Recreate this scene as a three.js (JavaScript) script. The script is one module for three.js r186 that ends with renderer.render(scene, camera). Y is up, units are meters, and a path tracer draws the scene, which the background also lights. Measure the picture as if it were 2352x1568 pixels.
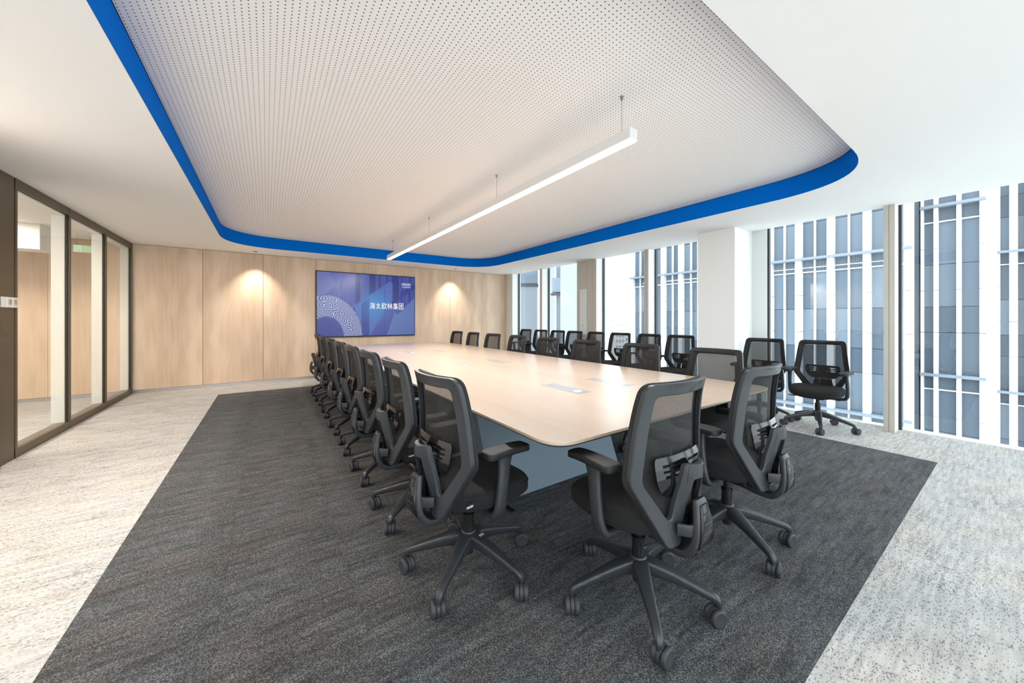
import * as THREE from 'three';
import { mergeGeometries, toCreasedNormals } from 'three/addons/utils/BufferGeometryUtils.js';
import { RoundedBoxGeometry } from 'three/addons/geometries/RoundedBoxGeometry.js';
import { TessellateModifier } from 'three/addons/modifiers/TessellateModifier.js';
import { RectAreaLightUniformsLib } from 'three/addons/lights/RectAreaLightUniformsLib.js';

// ------------------------------------------------------------------ camera, sky, lights, exposure
// Room axes: x runs towards the windows, z = -d where d runs from the camera wall to the screen wall.
const EYE = 1.27, CEIL = 2.5565, TOP = 2.76;
const scene = new THREE.Scene();
const renderer = new THREE.WebGLRenderer();
renderer.toneMapping = THREE.LinearToneMapping;
renderer.toneMappingExposure = 1.6;
renderer.shadowMap.enabled = true;
const FOCAL = 814, YAW = Math.atan(563 / 814);
const camera = new THREE.PerspectiveCamera(2 * Math.atan(784 / FOCAL) * 180 / Math.PI, 1.5, 0.05, 600);
camera.position.set(0, EYE, 0);
camera.rotation.y = -YAW;
camera.setViewOffset(2352, 1568, 0, 51.5, 2352, 1568);
camera.updateProjectionMatrix();

scene.background = new THREE.Color().setRGB(0.93, 0.975, 1.0);
scene.backgroundIntensity = 4.9;

RectAreaLightUniformsLib.init();
const WARM = new THREE.Color().setRGB(1.0, 0.87, 0.74), WHITE = new THREE.Color().setRGB(1.0, 0.97, 0.94);
function areaLight(color, intensity, w, h, x, y, d, tx, ty, td) {
  const l = new THREE.RectAreaLight(color, intensity, w, h);
  l.position.set(x, y, -d); l.lookAt(tx, ty, -td); scene.add(l); l.castShadow = true;
  return l;
}

// ------------------------------------------------------------------ helpers
let seed = 7;
const rnd = () => { seed = (seed * 1664525 + 1013904223) >>> 0; return seed / 4294967296; };
const used = {};
function numbered(n) { const k = used[n] = (used[n] ?? -1) + 1; return k ? n + '_' + String(k).padStart(3, '0') : n; }
function shadow(o) { o.traverse((c) => { if (c.isMesh) { c.castShadow = true; c.receiveShadow = true; } }); return o; }
function mesh(name, g, m, parent) { const o = new THREE.Mesh(g, m); o.name = name; o.castShadow = true; o.receiveShadow = true; if (parent) parent.add(o); return o; }
function thing(name, label, category, x = 0, y = 0, d = 0, turn = 0, group) {
  const o = new THREE.Group(); o.name = numbered(name); o.position.set(x, y, -d); o.rotation.y = turn;
  o.userData = { label, category }; if (group) o.userData.group = group; scene.add(o); return o;
}
function structure(name, label) { const o = new THREE.Group(); o.name = name; o.userData = { kind: 'structure', label }; scene.add(o); return o; }
const merge = (gs) => mergeGeometries(gs.map((g) => { const n = g.index ? g.toNonIndexed() : g; for (const k of Object.keys(n.attributes)) if (!['position', 'normal', 'uv'].includes(k)) n.deleteAttribute(k); return n; }));
function metreUV(g, du = 0, dv = 0) {
  const p = g.attributes.position, n = g.attributes.normal, uv = g.attributes.uv;
  for (let i = 0; i < p.count; i++) {
    const ax = Math.abs(n.getX(i)), ay = Math.abs(n.getY(i)), az = Math.abs(n.getZ(i));
    if (ay >= ax && ay >= az) uv.setXY(i, p.getX(i) + du, -p.getZ(i) + dv);
    else if (ax >= az) uv.setXY(i, -p.getZ(i) + du, p.getY(i) + dv);
    else uv.setXY(i, p.getX(i) + du, p.getY(i) + dv);
  }
  return g;
}
// box given by room ranges: x0..x1, y0..y1, d0..d1
function box(x0, x1, y0, y1, d0, d1, du, dv) {
  const g = new THREE.BoxGeometry(x1 - x0, y1 - y0, d1 - d0);
  g.translate((x0 + x1) / 2, (y0 + y1) / 2, -(d0 + d1) / 2);
  return metreUV(g, du, dv);
}
function rbox(w, h, l, r, x = 0, y = 0, z = 0, seg = 2) { const g = new RoundedBoxGeometry(w, h, l, seg, r); g.translate(x, y, z); return g; }
// closed path through corners [x, y, r] with rounded corners, sampled densely
function rounded(pts, step = 0.02) {
  const out = [], n = pts.length;
  for (let i = 0; i < n; i++) {
    const [ax, ay] = pts[(i + n - 1) % n], [bx, by, r = 0] = pts[i], [cx, cy] = pts[(i + 1) % n];
    let ux = ax - bx, uy = ay - by, vx = cx - bx, vy = cy - by;
    const lu = Math.hypot(ux, uy), lv = Math.hypot(vx, vy); ux /= lu; uy /= lu; vx /= lv; vy /= lv;
    const ang = Math.acos(Math.max(-1, Math.min(1, ux * vx + uy * vy)));
    const t = Math.min(r / Math.tan(ang / 2), lu * 0.48, lv * 0.48), k = Math.max(2, Math.ceil(t * 2 / step), r ? 5 : 1);
    if (!r) { out.push([bx, by]); continue; }
    for (let j = 0; j <= k; j++) {
      const s = j / k, q = (1 - s) * (1 - s), w = s * s;
      out.push([bx + ux * t * q + vx * t * w, by + uy * t * q + vy * t * w]);
    }
  }
  const fine = [];
  out.forEach((p, i) => {
    const q = out[(i + 1) % out.length], l = Math.hypot(q[0] - p[0], q[1] - p[1]), k = Math.max(1, Math.ceil(l / step));
    for (let j = 0; j < k; j++) fine.push(new THREE.Vector2(p[0] + (q[0] - p[0]) * j / k, p[1] + (q[1] - p[1]) * j / k));
  });
  return fine;
}
function plate(outer, holes, depth, bevel = 0, seg = 2) {
  const s = new THREE.Shape(outer); for (const h of holes) s.holes.push(new THREE.Path(h));
  return new THREE.ExtrudeGeometry(s, { depth, bevelEnabled: bevel > 0, bevelSize: bevel, bevelThickness: bevel, bevelOffset: -bevel, bevelSegments: seg, curveSegments: 8, steps: 1 });
}
function deform(g, fn, crease = 0.7) {
  const p = g.attributes.position, v = new THREE.Vector3();
  for (let i = 0; i < p.count; i++) { v.fromBufferAttribute(p, i); fn(v); p.setXYZ(i, v.x, v.y, v.z); }
  return crease ? toCreasedNormals(g, crease) : (g.computeVertexNormals(), g);
}
// skin through loops of equal length (arrays of Vector3)
function loft(loops, caps = true, crease = 0.75) {
  const n = loops[0].length, pos = [], uv = [];
  const tri = (a, b, c) => { for (const p of [a, b, c]) { pos.push(p.x, p.y, p.z); uv.push(p.x + p.z * 0.5, p.y); } };
  for (let i = 0; i + 1 < loops.length; i++) for (let j = 0; j < n; j++) {
    const a = loops[i][j], b = loops[i][(j + 1) % n], c = loops[i + 1][(j + 1) % n], e = loops[i + 1][j];
    tri(a, b, c); tri(a, c, e);
  }
  if (caps) for (const [l, f] of [[loops[0], 1], [loops[loops.length - 1], 0]]) {
    const m = new THREE.Vector3(); l.forEach((p) => m.add(p)); m.divideScalar(n);
    for (let j = 0; j < n; j++) f ? tri(m, l[(j + 1) % n], l[j]) : tri(m, l[j], l[(j + 1) % n]);
  }
  const g = new THREE.BufferGeometry();
  g.setAttribute('position', new THREE.Float32BufferAttribute(pos, 3)); g.setAttribute('uv', new THREE.Float32BufferAttribute(uv, 2));
  g.computeVertexNormals();
  return toCreasedNormals(g, crease);
}
function rr(w, h, r, n = 3) {
  const o = []; r = Math.min(r, w / 2 - 1e-4, h / 2 - 1e-4);
  for (const [sx, sy, a] of [[1, 1, 0], [-1, 1, 1], [-1, -1, 2], [1, -1, 3]]) for (let k = 0; k <= n; k++) {
    const t = (a + k / n) * Math.PI / 2; o.push([sx * (w / 2 - r) + Math.cos(t) * r, sy * (h / 2 - r) + Math.sin(t) * r]);
  }
  return o;
}
// sweep: stations [[centre Vector3, width, thickness, radius]], side = fixed width direction
function sweep(st, side, n = 3) {
  const loops = st.map(([c, w, t, r], i) => {
    const a = st[Math.max(0, i - 1)][0], b = st[Math.min(st.length - 1, i + 1)][0];
    const tan = b.clone().sub(a).normalize(), nor = new THREE.Vector3().crossVectors(tan, side).normalize(), sd = new THREE.Vector3().crossVectors(nor, tan).normalize();
    return rr(w, t, r, n).map(([x, y]) => c.clone().addScaledVector(sd, x).addScaledVector(nor, y));
  });
  return loft(loops);
}
const V = (x, y, z) => new THREE.Vector3(x, y, z);
function curve(keys, n) { // smooth interpolation of key rows
  const out = [];
  for (let i = 0; i <= n; i++) {
    const f = i / n * (keys.length - 1), k = Math.min(keys.length - 2, Math.floor(f)), t = f - k;
    const p = [keys[Math.max(0, k - 1)], keys[k], keys[k + 1], keys[Math.min(keys.length - 1, k + 2)]];
    out.push(keys[0].map((_, c) => 0.5 * (2 * p[1][c] + (p[2][c] - p[0][c]) * t + (2 * p[0][c] - 5 * p[1][c] + 4 * p[2][c] - p[3][c]) * t * t + (3 * p[1][c] - p[0][c] - 3 * p[2][c] + p[3][c]) * t * t * t)));
  }
  return out;
}
const tube = (pts, r, seg = 8) => new THREE.TubeGeometry(new THREE.CatmullRomCurve3(pts), 12, r, seg, false);
function cyl(r0, r1, h, x, y, z, seg = 20) { const g = new THREE.CylinderGeometry(r1, r0, h, seg); g.translate(x, y, z); return g; }
function lathe(pts, seg = 24) { return new THREE.LatheGeometry(pts.map(([a, b]) => new THREE.Vector2(a, b)), seg); }

// ------------------------------------------------------------------ textures (tileable noise)
function hash(x, y, s) { let h = Math.imul(x, 374761393) + Math.imul(y, 668265263) + Math.imul(s, 1274126177); h = Math.imul(h ^ (h >>> 13), 1274126177); return ((h ^ (h >>> 16)) >>> 0) / 4294967296; }
function vnoise(u, v, fx, fy, s) { // u,v in 0..1, periodic
  const x = u * fx, y = v * fy, ix = Math.floor(x), iy = Math.floor(y), a = x - ix, b = y - iy;
  const sa = a * a * (3 - 2 * a), sb = b * b * (3 - 2 * b), X = (k) => ((k % fx) + fx) % fx, Y = (k) => ((k % fy) + fy) % fy;
  const p = hash(X(ix), Y(iy), s), q = hash(X(ix + 1), Y(iy), s), r = hash(X(ix), Y(iy + 1), s), t = hash(X(ix + 1), Y(iy + 1), s);
  return p + (q - p) * sa + (r - p) * sb + (p - q - r + t) * sa * sb;
}
const toS = (c) => Math.round(255 * Math.max(0, Math.min(1, c <= 0.0031308 ? 12.92 * c : 1.055 * Math.pow(c, 1 / 2.4) - 0.055)));
function dataTex(w, h, fn, color = true) { // fn(u, v) -> linear rgb or a number
  const d = new Uint8Array(w * h * 4);
  for (let y = 0; y < h; y++) for (let x = 0; x < w; x++) {
    const c = fn(x / w, y / h, x, y), i = (y * w + x) * 4;
    if (color) { d[i] = toS(c[0]); d[i + 1] = toS(c[1]); d[i + 2] = toS(c[2]); } else d[i] = d[i + 1] = d[i + 2] = Math.round(255 * Math.max(0, Math.min(1, c)));
    d[i + 3] = 255;
  }
  const t = new THREE.DataTexture(d, w, h); t.wrapS = t.wrapT = THREE.RepeatWrapping; t.magFilter = THREE.LinearFilter; t.minFilter = THREE.LinearMipmapLinearFilter;
  if (color) t.colorSpace = THREE.SRGBColorSpace; t.needsUpdate = true; return t;
}
const rep = (t, x, y) => { t.repeat.set(x, y); return t; };
// dark carpet: charcoal loop pile, streaks along x; 1 tile = 1 m
const darkCarpet = dataTex(1024, 1024, (u, v) => {
  const loop = hash(Math.floor(u * 256), Math.floor(v * 320), 3), loop2 = hash(Math.floor(u * 512), Math.floor(v * 512), 5);
  const st = 0.5 * vnoise(u, v, 5, 60, 11) + 0.3 * vnoise(u, v, 9, 28, 12) + 0.2 * vnoise(u, v, 16, 140, 13), hue = vnoise(u, v, 3, 7, 21) - 0.5;
  const stitch = 0.75 + 0.5 * ((Math.floor(v * 320) + Math.floor(u * 128)) % 2), k = 0.094 * (0.30 + 0.90 * st) * stitch * (0.12 + 1.75 * loop * loop + 0.55 * loop2);
  return [k * (0.98 + 0.16 * hue), k * (0.99 - 0.05 * hue), k * (1.02 - 0.12 * hue)];
});
const darkBump = dataTex(512, 512, (u, v) => 0.65 * hash(Math.floor(u * 256), Math.floor(v * 320), 3) + 0.35 * vnoise(u, v, 256, 256, 8), false);
// light carpet: oatmeal pile with short dark flecks along x
const lightCarpet = dataTex(1024, 1024, (u, v) => {
  const patch = 0.6 * vnoise(u, v, 5, 9, 31) + 0.4 * vnoise(u, v, 11, 30, 32), st = vnoise(u, v, 9, 90, 33);
  const row = Math.floor(v * 320), fleck = hash(Math.floor(u * 110 + hash(row, 1, 4) * 7), row, 41), loop = hash(Math.floor(u * 300), row, 44);
  let k = 0.505 * (0.76 + 0.30 * st) * (0.82 + 0.30 * loop);
  if (fleck < 0.09 + 0.75 * Math.max(0, 0.64 - patch) * (1.2 - st)) k *= 0.34 + 0.4 * loop;
  const hue = vnoise(u, v, 4, 6, 36) - 0.5;
  return [k * (1.0 + 0.05 * hue), k * 0.975, k * (0.94 - 0.07 * hue)];
});
function woodTex(w, h, fx, fy, light, dark, s, contrast) { // grain along v
  return dataTex(w, h, (u, v) => {
    const warp = (vnoise(u, v, 4, 3, s) - 0.5) * 0.05 + (vnoise(u, v, 9, 6, s + 1) - 0.5) * 0.015;
    const uu = ((u + warp) % 1 + 1) % 1;
    const broad = vnoise(uu, v, fx, 2, s + 2), mid = vnoise(uu, v, fx * 5, 3, s + 3), fine = vnoise(uu, v, fx * 22, fy, s + 4), pore = vnoise(uu, v, fx * 48, fy * 4, s + 5);
    let k = contrast * (0.5 * broad + 0.28 * mid + 0.22 * fine) + (pore < 0.16 ? 0.22 : 0);
    k = Math.min(1, k);
    return [0, 1, 2].map((c) => light[c] + (dark[c] - light[c]) * k);
  });
}
const oakTex = woodTex(1024, 1024, 7, 5, [0.80, 0.625, 0.475], [0.57, 0.41, 0.285], 51, 1.0);
const tableTex = woodTex(1024, 1024, 6, 4, [0.565, 0.445, 0.355], [0.44, 0.33, 0.25], 71, 0.8);
// perforated board: black fleece showing in each hole, one hole per repeat
const holes = dataTex(64, 64, (u, v) => { const r = Math.hypot((u - 0.5) * 28.7, (v - 0.5) * 23.6), k = r < 3.1 ? 0.05 : r < 3.7 ? 0.45 : 0.92; return [k, k * 0.985, k * 0.97]; });
const weave = dataTex(64, 64, (u, v) => { const a = (v * 4) % 1, b = (u * 4 + (Math.floor(v * 4) % 2) * 0.5) % 1; return a < 0.56 || b < 0.46 ? 0.97 : 0.06; }, false);
const fabricBump = dataTex(256, 256, (u, v) => 0.5 * vnoise(u, v, 128, 128, 91) + 0.5 * hash(Math.floor(u * 128), Math.floor(v * 128), 92), false);
function canvasTex(w, h, draw) { const c = document.createElement('canvas'); c.width = w; c.height = h; draw(c.getContext('2d'), w, h); const t = new THREE.CanvasTexture(c); t.colorSpace = THREE.SRGBColorSpace; return t; }

// ------------------------------------------------------------------ materials
const lin = (r, g, b) => new THREE.Color().setRGB(r, g, b);
const std = (o) => new THREE.MeshStandardMaterial(o);
const M = {
  paint: std({ color: lin(0.92, 0.915, 0.905), roughness: 0.9 }),
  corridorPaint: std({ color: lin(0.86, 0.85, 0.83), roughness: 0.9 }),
  blue: new THREE.MeshPhysicalMaterial({ color: lin(0.0, 0.16, 0.66), roughness: 1, specularIntensity: 0.15 }),
  bead: std({ color: lin(0.01, 0.012, 0.015), roughness: 0.8 }),
  perforated: std({ map: rep(holes, 1 / 0.0287, 1 / 0.0236), roughness: 0.9 }),
  dark: std({ map: darkCarpet, bumpMap: darkBump, bumpScale: 0.003, roughness: 1 }),
  light: std({ map: lightCarpet, roughness: 1 }),
  screed: std({ color: lin(0.25, 0.25, 0.25), roughness: 1 }),
  oak: std({ map: oakTex, roughness: 0.55 }),
  joint: std({ color: lin(0.12, 0.08, 0.05), roughness: 0.9 }),
  table: new THREE.MeshPhysicalMaterial({ map: tableTex, roughness: 0.32, clearcoat: 0.25, clearcoatRoughness: 0.25 }),
  tableEdge: std({ color: lin(0.50, 0.40, 0.30), roughness: 0.5 }),
  under: std({ color: lin(0.02, 0.023, 0.028), roughness: 0.6 }),
  slate: std({ color: lin(0.225, 0.29, 0.35), roughness: 0.5 }),
  steel: std({ color: lin(0.62, 0.62, 0.62), roughness: 0.28, metalness: 1 }),
  plateMetal: std({ color: lin(0.55, 0.55, 0.55), roughness: 0.35, metalness: 0.6 }),
  slot: std({ color: lin(0.25, 0.24, 0.23), roughness: 0.6 }),
  bronze: std({ color: lin(0.125, 0.098, 0.062), roughness: 0.42, metalness: 0.55 }),
  blackTrim: std({ color: lin(0.012, 0.012, 0.012), roughness: 0.5 }),
  whitePlastic: std({ color: lin(0.78, 0.77, 0.75), roughness: 0.4 }),
  beigePlastic: std({ color: lin(0.45, 0.36, 0.27), roughness: 0.4 }),
  pane: new THREE.MeshPhysicalMaterial({ color: lin(0.97, 0.985, 0.98), roughness: 0.0, transmission: 1, thickness: 0, ior: 1.45 }),
  paneCoated: new THREE.MeshPhysicalMaterial({ color: lin(0.66, 0.685, 0.69), roughness: 0.0, transmission: 1, thickness: 0, ior: 1.45 }),
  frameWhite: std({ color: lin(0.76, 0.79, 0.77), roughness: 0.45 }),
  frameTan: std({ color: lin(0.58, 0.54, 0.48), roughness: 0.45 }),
  frameDark: std({ color: lin(0.03, 0.035, 0.045), roughness: 0.5 }),
  lampBody: std({ color: lin(0.82, 0.81, 0.80), roughness: 0.5 }),
  lampGlow: std({ color: lin(0.8, 0.8, 0.8), emissive: lin(1.0, 0.97, 0.93), emissiveIntensity: 3.0 }),
  spotGlow: std({ color: lin(0.8, 0.8, 0.8), emissive: lin(1.0, 0.86, 0.68), emissiveIntensity: 3.0 }),
  wire: std({ color: lin(0.30, 0.29, 0.28), roughness: 0.5, metalness: 0.6 }),
  // chair
  plastic: std({ color: lin(0.027, 0.030, 0.034), roughness: 0.36 }),
  rim: std({ color: lin(0.008, 0.008, 0.009), roughness: 0.75 }),
  mesh: std({ color: lin(0.013, 0.0125, 0.012), roughness: 0.8, alphaMap: rep(weave, 85, 85), transparent: true, side: THREE.DoubleSide }),
  gloss: std({ color: lin(0.006, 0.006, 0.007), roughness: 0.10 }),
  fabric: std({ color: lin(0.0055, 0.0057, 0.0063), roughness: 0.95, bumpMap: rep(fabricBump, 8, 8), bumpScale: 0.0006 }),
  padTop: std({ color: lin(0.006, 0.006, 0.0065), roughness: 0.62 }),
  castor: std({ color: lin(0.035, 0.038, 0.043), roughness: 0.55 }),
  lift: std({ color: lin(0.012, 0.012, 0.013), roughness: 0.2 }),
};

// ------------------------------------------------------------------ floor
const SPOTS = [[-0.18, 8.34], [3.99, 8.34], [-1.5, 3.75], [-1.3, 2.6], [-1.3, 1.3], [-1.25, 0.0]];
const X0 = -1.885, XW = 6.0, XC = 5.87, DB = 8.64, DN = -0.7;
{
  const f = structure('floor', 'carpet tile floor, charcoal field with an oatmeal border');
  mesh('screed', box(X0 - 0.1, XW + 0.2, -0.25, -0.008, DN - 0.1, DB + 0.1), M.screed, f);
  const cx0 = -0.673, cx1 = 4.885, cd0 = 0.437, cd1 = 7.71, S = 0.5, gap = 0.0004;
  const cut = (a, b) => { const o = [a]; const n = Math.max(1, Math.round((b - a) / S)); for (let i = 1; i <= n; i++) o.push(a + (b - a) * i / n); return o; };
  const xs = [...cut(X0, cx0), ...cut(cx0, cx1).slice(1), ...cut(cx1, XW).slice(1)], ds = [...cut(DN, cd0), ...cut(cd0, cd1).slice(1), ...cut(cd1, DB).slice(1)];
  for (let i = 0; i + 1 < xs.length; i++) for (let j = 0; j + 1 < ds.length; j++) {
    const mx = (xs[i] + xs[i + 1]) / 2, md = (ds[j] + ds[j + 1]) / 2, isDark = mx > cx0 && mx < cx1 && md > cd0 && md < cd1;
    const g = box(xs[i] + gap, xs[i + 1] - gap, -0.008, 0, ds[j] + gap, ds[j + 1] - gap, Math.floor(rnd() * 16) / 16, rnd());
    mesh(isDark ? 'dark_carpet_tile' : 'light_carpet_tile', g, isDark ? M.dark : M.light, f);
  }
  const cf = structure('floor_corridor', 'oatmeal carpet of the corridor beyond the glass');
  mesh('carpet', box(-5.2, X0 - 0.1, -0.25, 0, 1.5, DB + 0.1), M.light, cf);
}

// ------------------------------------------------------------------ ceiling with the recessed perforated field
{
  const c = structure('ceiling', 'white plasterboard ceiling with a large rounded recess');
  const R = 0.86, ring = (o) => rounded([[-0.6 + o, 0.742 + o, R], [4.55 - o, 0.742 + o, R], [4.55 - o, 7.865 - o, R], [-0.6 + o, 7.865 - o, R]], 0.12);
  const flat = (g) => { g.rotateX(-Math.PI / 2); return g; };   // shape (x, d) -> (x, y, -d)
  const outer = [[X0 - 0.15, DN - 0.1], [XC, DN - 0.1], [XC, DB + 0.1], [X0 - 0.15, DB + 0.1]].map(([x, y]) => new THREE.Vector2(x, y));
  const can = ([x, d]) => Array.from({ length: 24 }, (_, k) => new THREE.Vector2(x + 0.04 * Math.cos(-k * Math.PI / 12), d + 0.04 * Math.sin(-k * Math.PI / 12)));
  const g = flat(plate(outer, [ring(0), ...SPOTS.map(can)], TOP - CEIL + 0.02)); g.translate(0, CEIL, 0);
  mesh('plasterboard', g, M.paint, c);
  const gp = flat(plate(ring(-0.05), [], 0.02)); gp.translate(0, TOP, 0);
  mesh('perforated_board', metreUV(gp), M.perforated, c);
  const t = structure('trim_1', 'saturated blue band round the ceiling recess');
  const gb = flat(plate(ring(-0.001), [ring(0.0012)], TOP - CEIL - 0.002)); gb.translate(0, CEIL + 0.0005, 0);
  mesh('blue_band', toCreasedNormals(gb, 0.6), M.blue, t);
  for (const y of [TOP - 0.004]) { const gd = flat(plate(ring(-0.002), [ring(0.004)], 0.004)); gd.translate(0, y, 0); mesh('shadow_bead', toCreasedNormals(gd, 0.6), M.bead, t); }
  // roof slab above, curtain pocket by the window
  mesh('roof_slab', box(X0 - 0.15, XW + 0.35, TOP + 0.03, TOP + 0.2, DN - 0.1, DB + 0.1), M.paint, c);
  const cc = structure('ceiling_corridor', 'white corridor ceiling beyond the glass');
  mesh('plasterboard', box(-5.2, X0 - 0.15, CEIL, CEIL + 0.2, 1.5, DB + 0.1), M.corridorPaint, cc);
}

// ------------------------------------------------------------------ back wall, skirting, near wall
{
  const w = structure('wall_back', 'light oak panelled wall behind the screen');
  mesh('backing', box(-5.2, XW + 0.3, -0.25, TOP + 0.1, DB + 0.012, DB + 0.15), M.joint, w);
  const seams = [X0, -0.976, -0.06, 0.86, 1.93, 3.02, 3.98, 4.93, 5.885], g = 0.0025;
  for (let i = 0; i + 1 < seams.length; i++) mesh('oak_panel', box(seams[i] + g, seams[i + 1] - g, 0.055, CEIL - 0.006, DB, DB + 0.014, rnd() * 3, rnd() * 3), M.oak, w);
  for (const [a, b] of [[-2.80, -1.99], [-3.72, -2.805], [-4.64, -3.725]]) mesh('oak_panel', box(a, b, 0.055, CEIL - 0.004, DB, DB + 0.014, rnd() * 3, rnd() * 3), M.oak, w);
  const b = structure('baseboard_back', 'brushed steel skirting under the oak wall');
  mesh('skirting', box(X0, XC + 0.1, 0.0, 0.052, DB - 0.006, DB + 0.012), M.steel, b);
  mesh('skirting', box(-4.6, X0 - 0.1, 0.0, 0.052, DB - 0.006, DB + 0.012), M.steel, b);
  const n = structure('wall_near', 'white wall behind the camera with tall windows');
  mesh('plaster', box(X0 - 0.15, -1.7, 0, TOP + 0.1, DN - 0.15, DN), M.paint, n);
  const wn = structure('window_8', 'tall window bays behind the camera');
  const nb = [-1.7, -0.3, 1.1, 2.5, 3.9, 5.4];
  nb.forEach((x, i) => {
    mesh('mullion', box(x, x + 0.10, 0, TOP + 0.03, DN - 0.12, DN), M.frameWhite, wn);
    if (i < 5) mesh('glass_pane', box(x + 0.10, nb[i + 1], 0, TOP + 0.03, DN - 0.06, DN - 0.05), M.paneCoated, wn);
  });
  mesh('plaster', box(5.5, XW + 0.2, 0, TOP + 0.1, DN - 0.15, DN), M.paint, n);
}

// ------------------------------------------------------------------ left side: solid wall, door, glazed partition, corridor
{
  const w = structure('wall_left', 'white wall beside the door');
  mesh('plaster', box(X0 - 0.1, X0, 0, CEIL, DN, 3.78), M.paint, w);
  const d = structure('door_1', 'bronze metal door and frame beside the glazing');
  mesh('door_frame', box(X0 - 0.1, X0 + 0.02, 0, CEIL - 0.002, 3.78, 3.86), M.bronze, d);
  mesh('door_frame', box(X0 - 0.1, X0 + 0.02, 2.2, CEIL - 0.002, 3.86, 4.80), M.bronze, d);
  mesh('door_frame', box(X0 - 0.1, X0 + 0.06, 0, 2.2, 4.80, 4.83), M.bronze, d);
  const leaf = mesh('door_leaf', box(X0 - 0.05, X0 - 0.005, 0.006, 2.195, 3.865, 4.795), M.bronze, d);
  const hg = merge([cyl(0.025, 0.025, 0.012, 0, 0, 0).rotateZ(Math.PI / 2).translate(X0 + 0.001, 1.135, -4.73), cyl(0.010, 0.010, 0.06, 0, 0, 0).rotateZ(Math.PI / 2).translate(X0 + 0.03, 1.135, -4.73), rbox(0.016, 0.024, 0.24, 0.006, X0 + 0.06, 1.135, -4.83)]);
  mesh('door_handle', hg, M.lift, leaf);
  const p = structure('wall_panel_left', 'bronze metal panel between door and glazing');
  mesh('panel', box(X0 - 0.1, X0, 0, CEIL - 0.002, 4.83, 5.215), M.bronze, p);
  const gz = structure('window_6', 'bronze framed glass partition to the corridor');
  const posts = [5.22, 6.30, 7.43, 8.59], pw = 0.035;
  for (const q of posts) mesh('frame_post', box(X0 - 0.1, X0 + 0.004, 0, CEIL - 0.002, q, q + pw), M.bronze, gz);
  mesh('frame_rail', box(X0 - 0.1, X0 + 0.002, CEIL - 0.085, CEIL - 0.002, 5.22, 8.62), M.bronze, gz);
  mesh('frame_rail', box(X0 - 0.1, X0 + 0.002, 0, 0.085, 5.22, 8.62), M.bronze, gz);
  for (let i = 0; i < 3; i++) {
    mesh('glass_pane', box(X0 - 0.02, X0 - 0.014, 0.085, CEIL - 0.085, posts[i] + pw, posts[i + 1]), M.pane, gz);
    mesh('black_gasket', box(X0 - 0.024, X0 - 0.010, 0.085, CEIL - 0.085, posts[i + 1] - 0.012, posts[i + 1]), M.blackTrim, gz);
    mesh('inner_reveal', box(X0 - 0.13, X0 - 0.03, 0.085, CEIL - 0.085, posts[i + 1] - 0.02, posts[i + 1] - 0.002), M.frameWhite, gz);
    mesh('inner_reveal', box(X0 - 0.13, X0 - 0.03, CEIL - 0.10, CEIL - 0.086, posts[i] + pw, posts[i + 1]), M.frameWhite, gz);
  }
  const cw = structure('wall_corridor', 'white corridor walls beyond the glass');
  mesh('plaster', box(-5.35, -5.2, -0.25, CEIL + 0.2, 1.4, DB + 0.1), M.corridorPaint, cw);
  mesh('plaster', box(-5.2, X0 - 0.1, -0.25, CEIL + 0.2, 1.35, 1.5), M.corridorPaint, cw);
  const bk = thing('ceiling_bulkhead', 'white boxed ceiling bulkhead in the corridor, seen through the first glass pane', 'bulkhead', -3.4, 2.21, 7.75);
  mesh('box', rbox(1.75, CEIL - 2.21 - 0.001, 0.35, 0.004, 0, (CEIL - 2.21) / 2, 0), M.paint, bk);
  const ex = thing('exit_sign', 'pale green exit sign hanging in the corridor, seen through the middle glass pane', 'sign', -2.335, 2.30, 8.3);
  mesh('housing', rbox(0.225, 0.115, 0.02, 0.003, 0, 0.0575, 0), M.whitePlastic, ex);
  mesh('sign_face', new THREE.PlaneGeometry(0.215, 0.105).translate(0, 0.0575, 0.0115), std({ color: 0x222222, roughness: 0.5, emissive: 0xffffff, emissiveIntensity: 0.75, emissiveMap: canvasTex(256, 128, (c) => {
    c.fillStyle = '#a8cf9a'; c.fillRect(0, 0, 256, 128); c.strokeStyle = '#e8f6e0'; c.lineWidth = 9; c.fillStyle = '#e8f6e0';
    c.strokeRect(24, 14, 70, 104); c.beginPath(); c.arc(66, 34, 9, 0, 7); c.fill();
    c.beginPath(); c.moveTo(62, 46); c.lineTo(54, 74); c.lineTo(72, 90); c.moveTo(54, 74); c.lineTo(36, 96); c.moveTo(42, 56); c.lineTo(62, 50); c.lineTo(82, 62); c.stroke();
  }) }), ex);
  for (const hx of [-0.07, 0.07]) mesh('hanger', cyl(0.003, 0.003, CEIL - 2.415, hx, 0.115 + (CEIL - 2.415) / 2, 0, 8), M.wire, ex);
  const sw = thing('switch_panel', 'row of three white wall switches on the bronze panel', 'switch', X0, 1.372, 5.115);
  for (let i = 0; i < 3; i++) {
    const pl = mesh('switch_plate', rbox(0.012, 0.092, 0.080, 0.003, 0.006, 0.046, 0.082 - i * 0.082), M.whitePlastic, sw);
    if (i) mesh('rocker', rbox(0.004, 0.045, 0.045, 0.001, 0.0135, 0.050, 0.082 - i * 0.082), M.beigePlastic, pl);
  }
}

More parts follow.
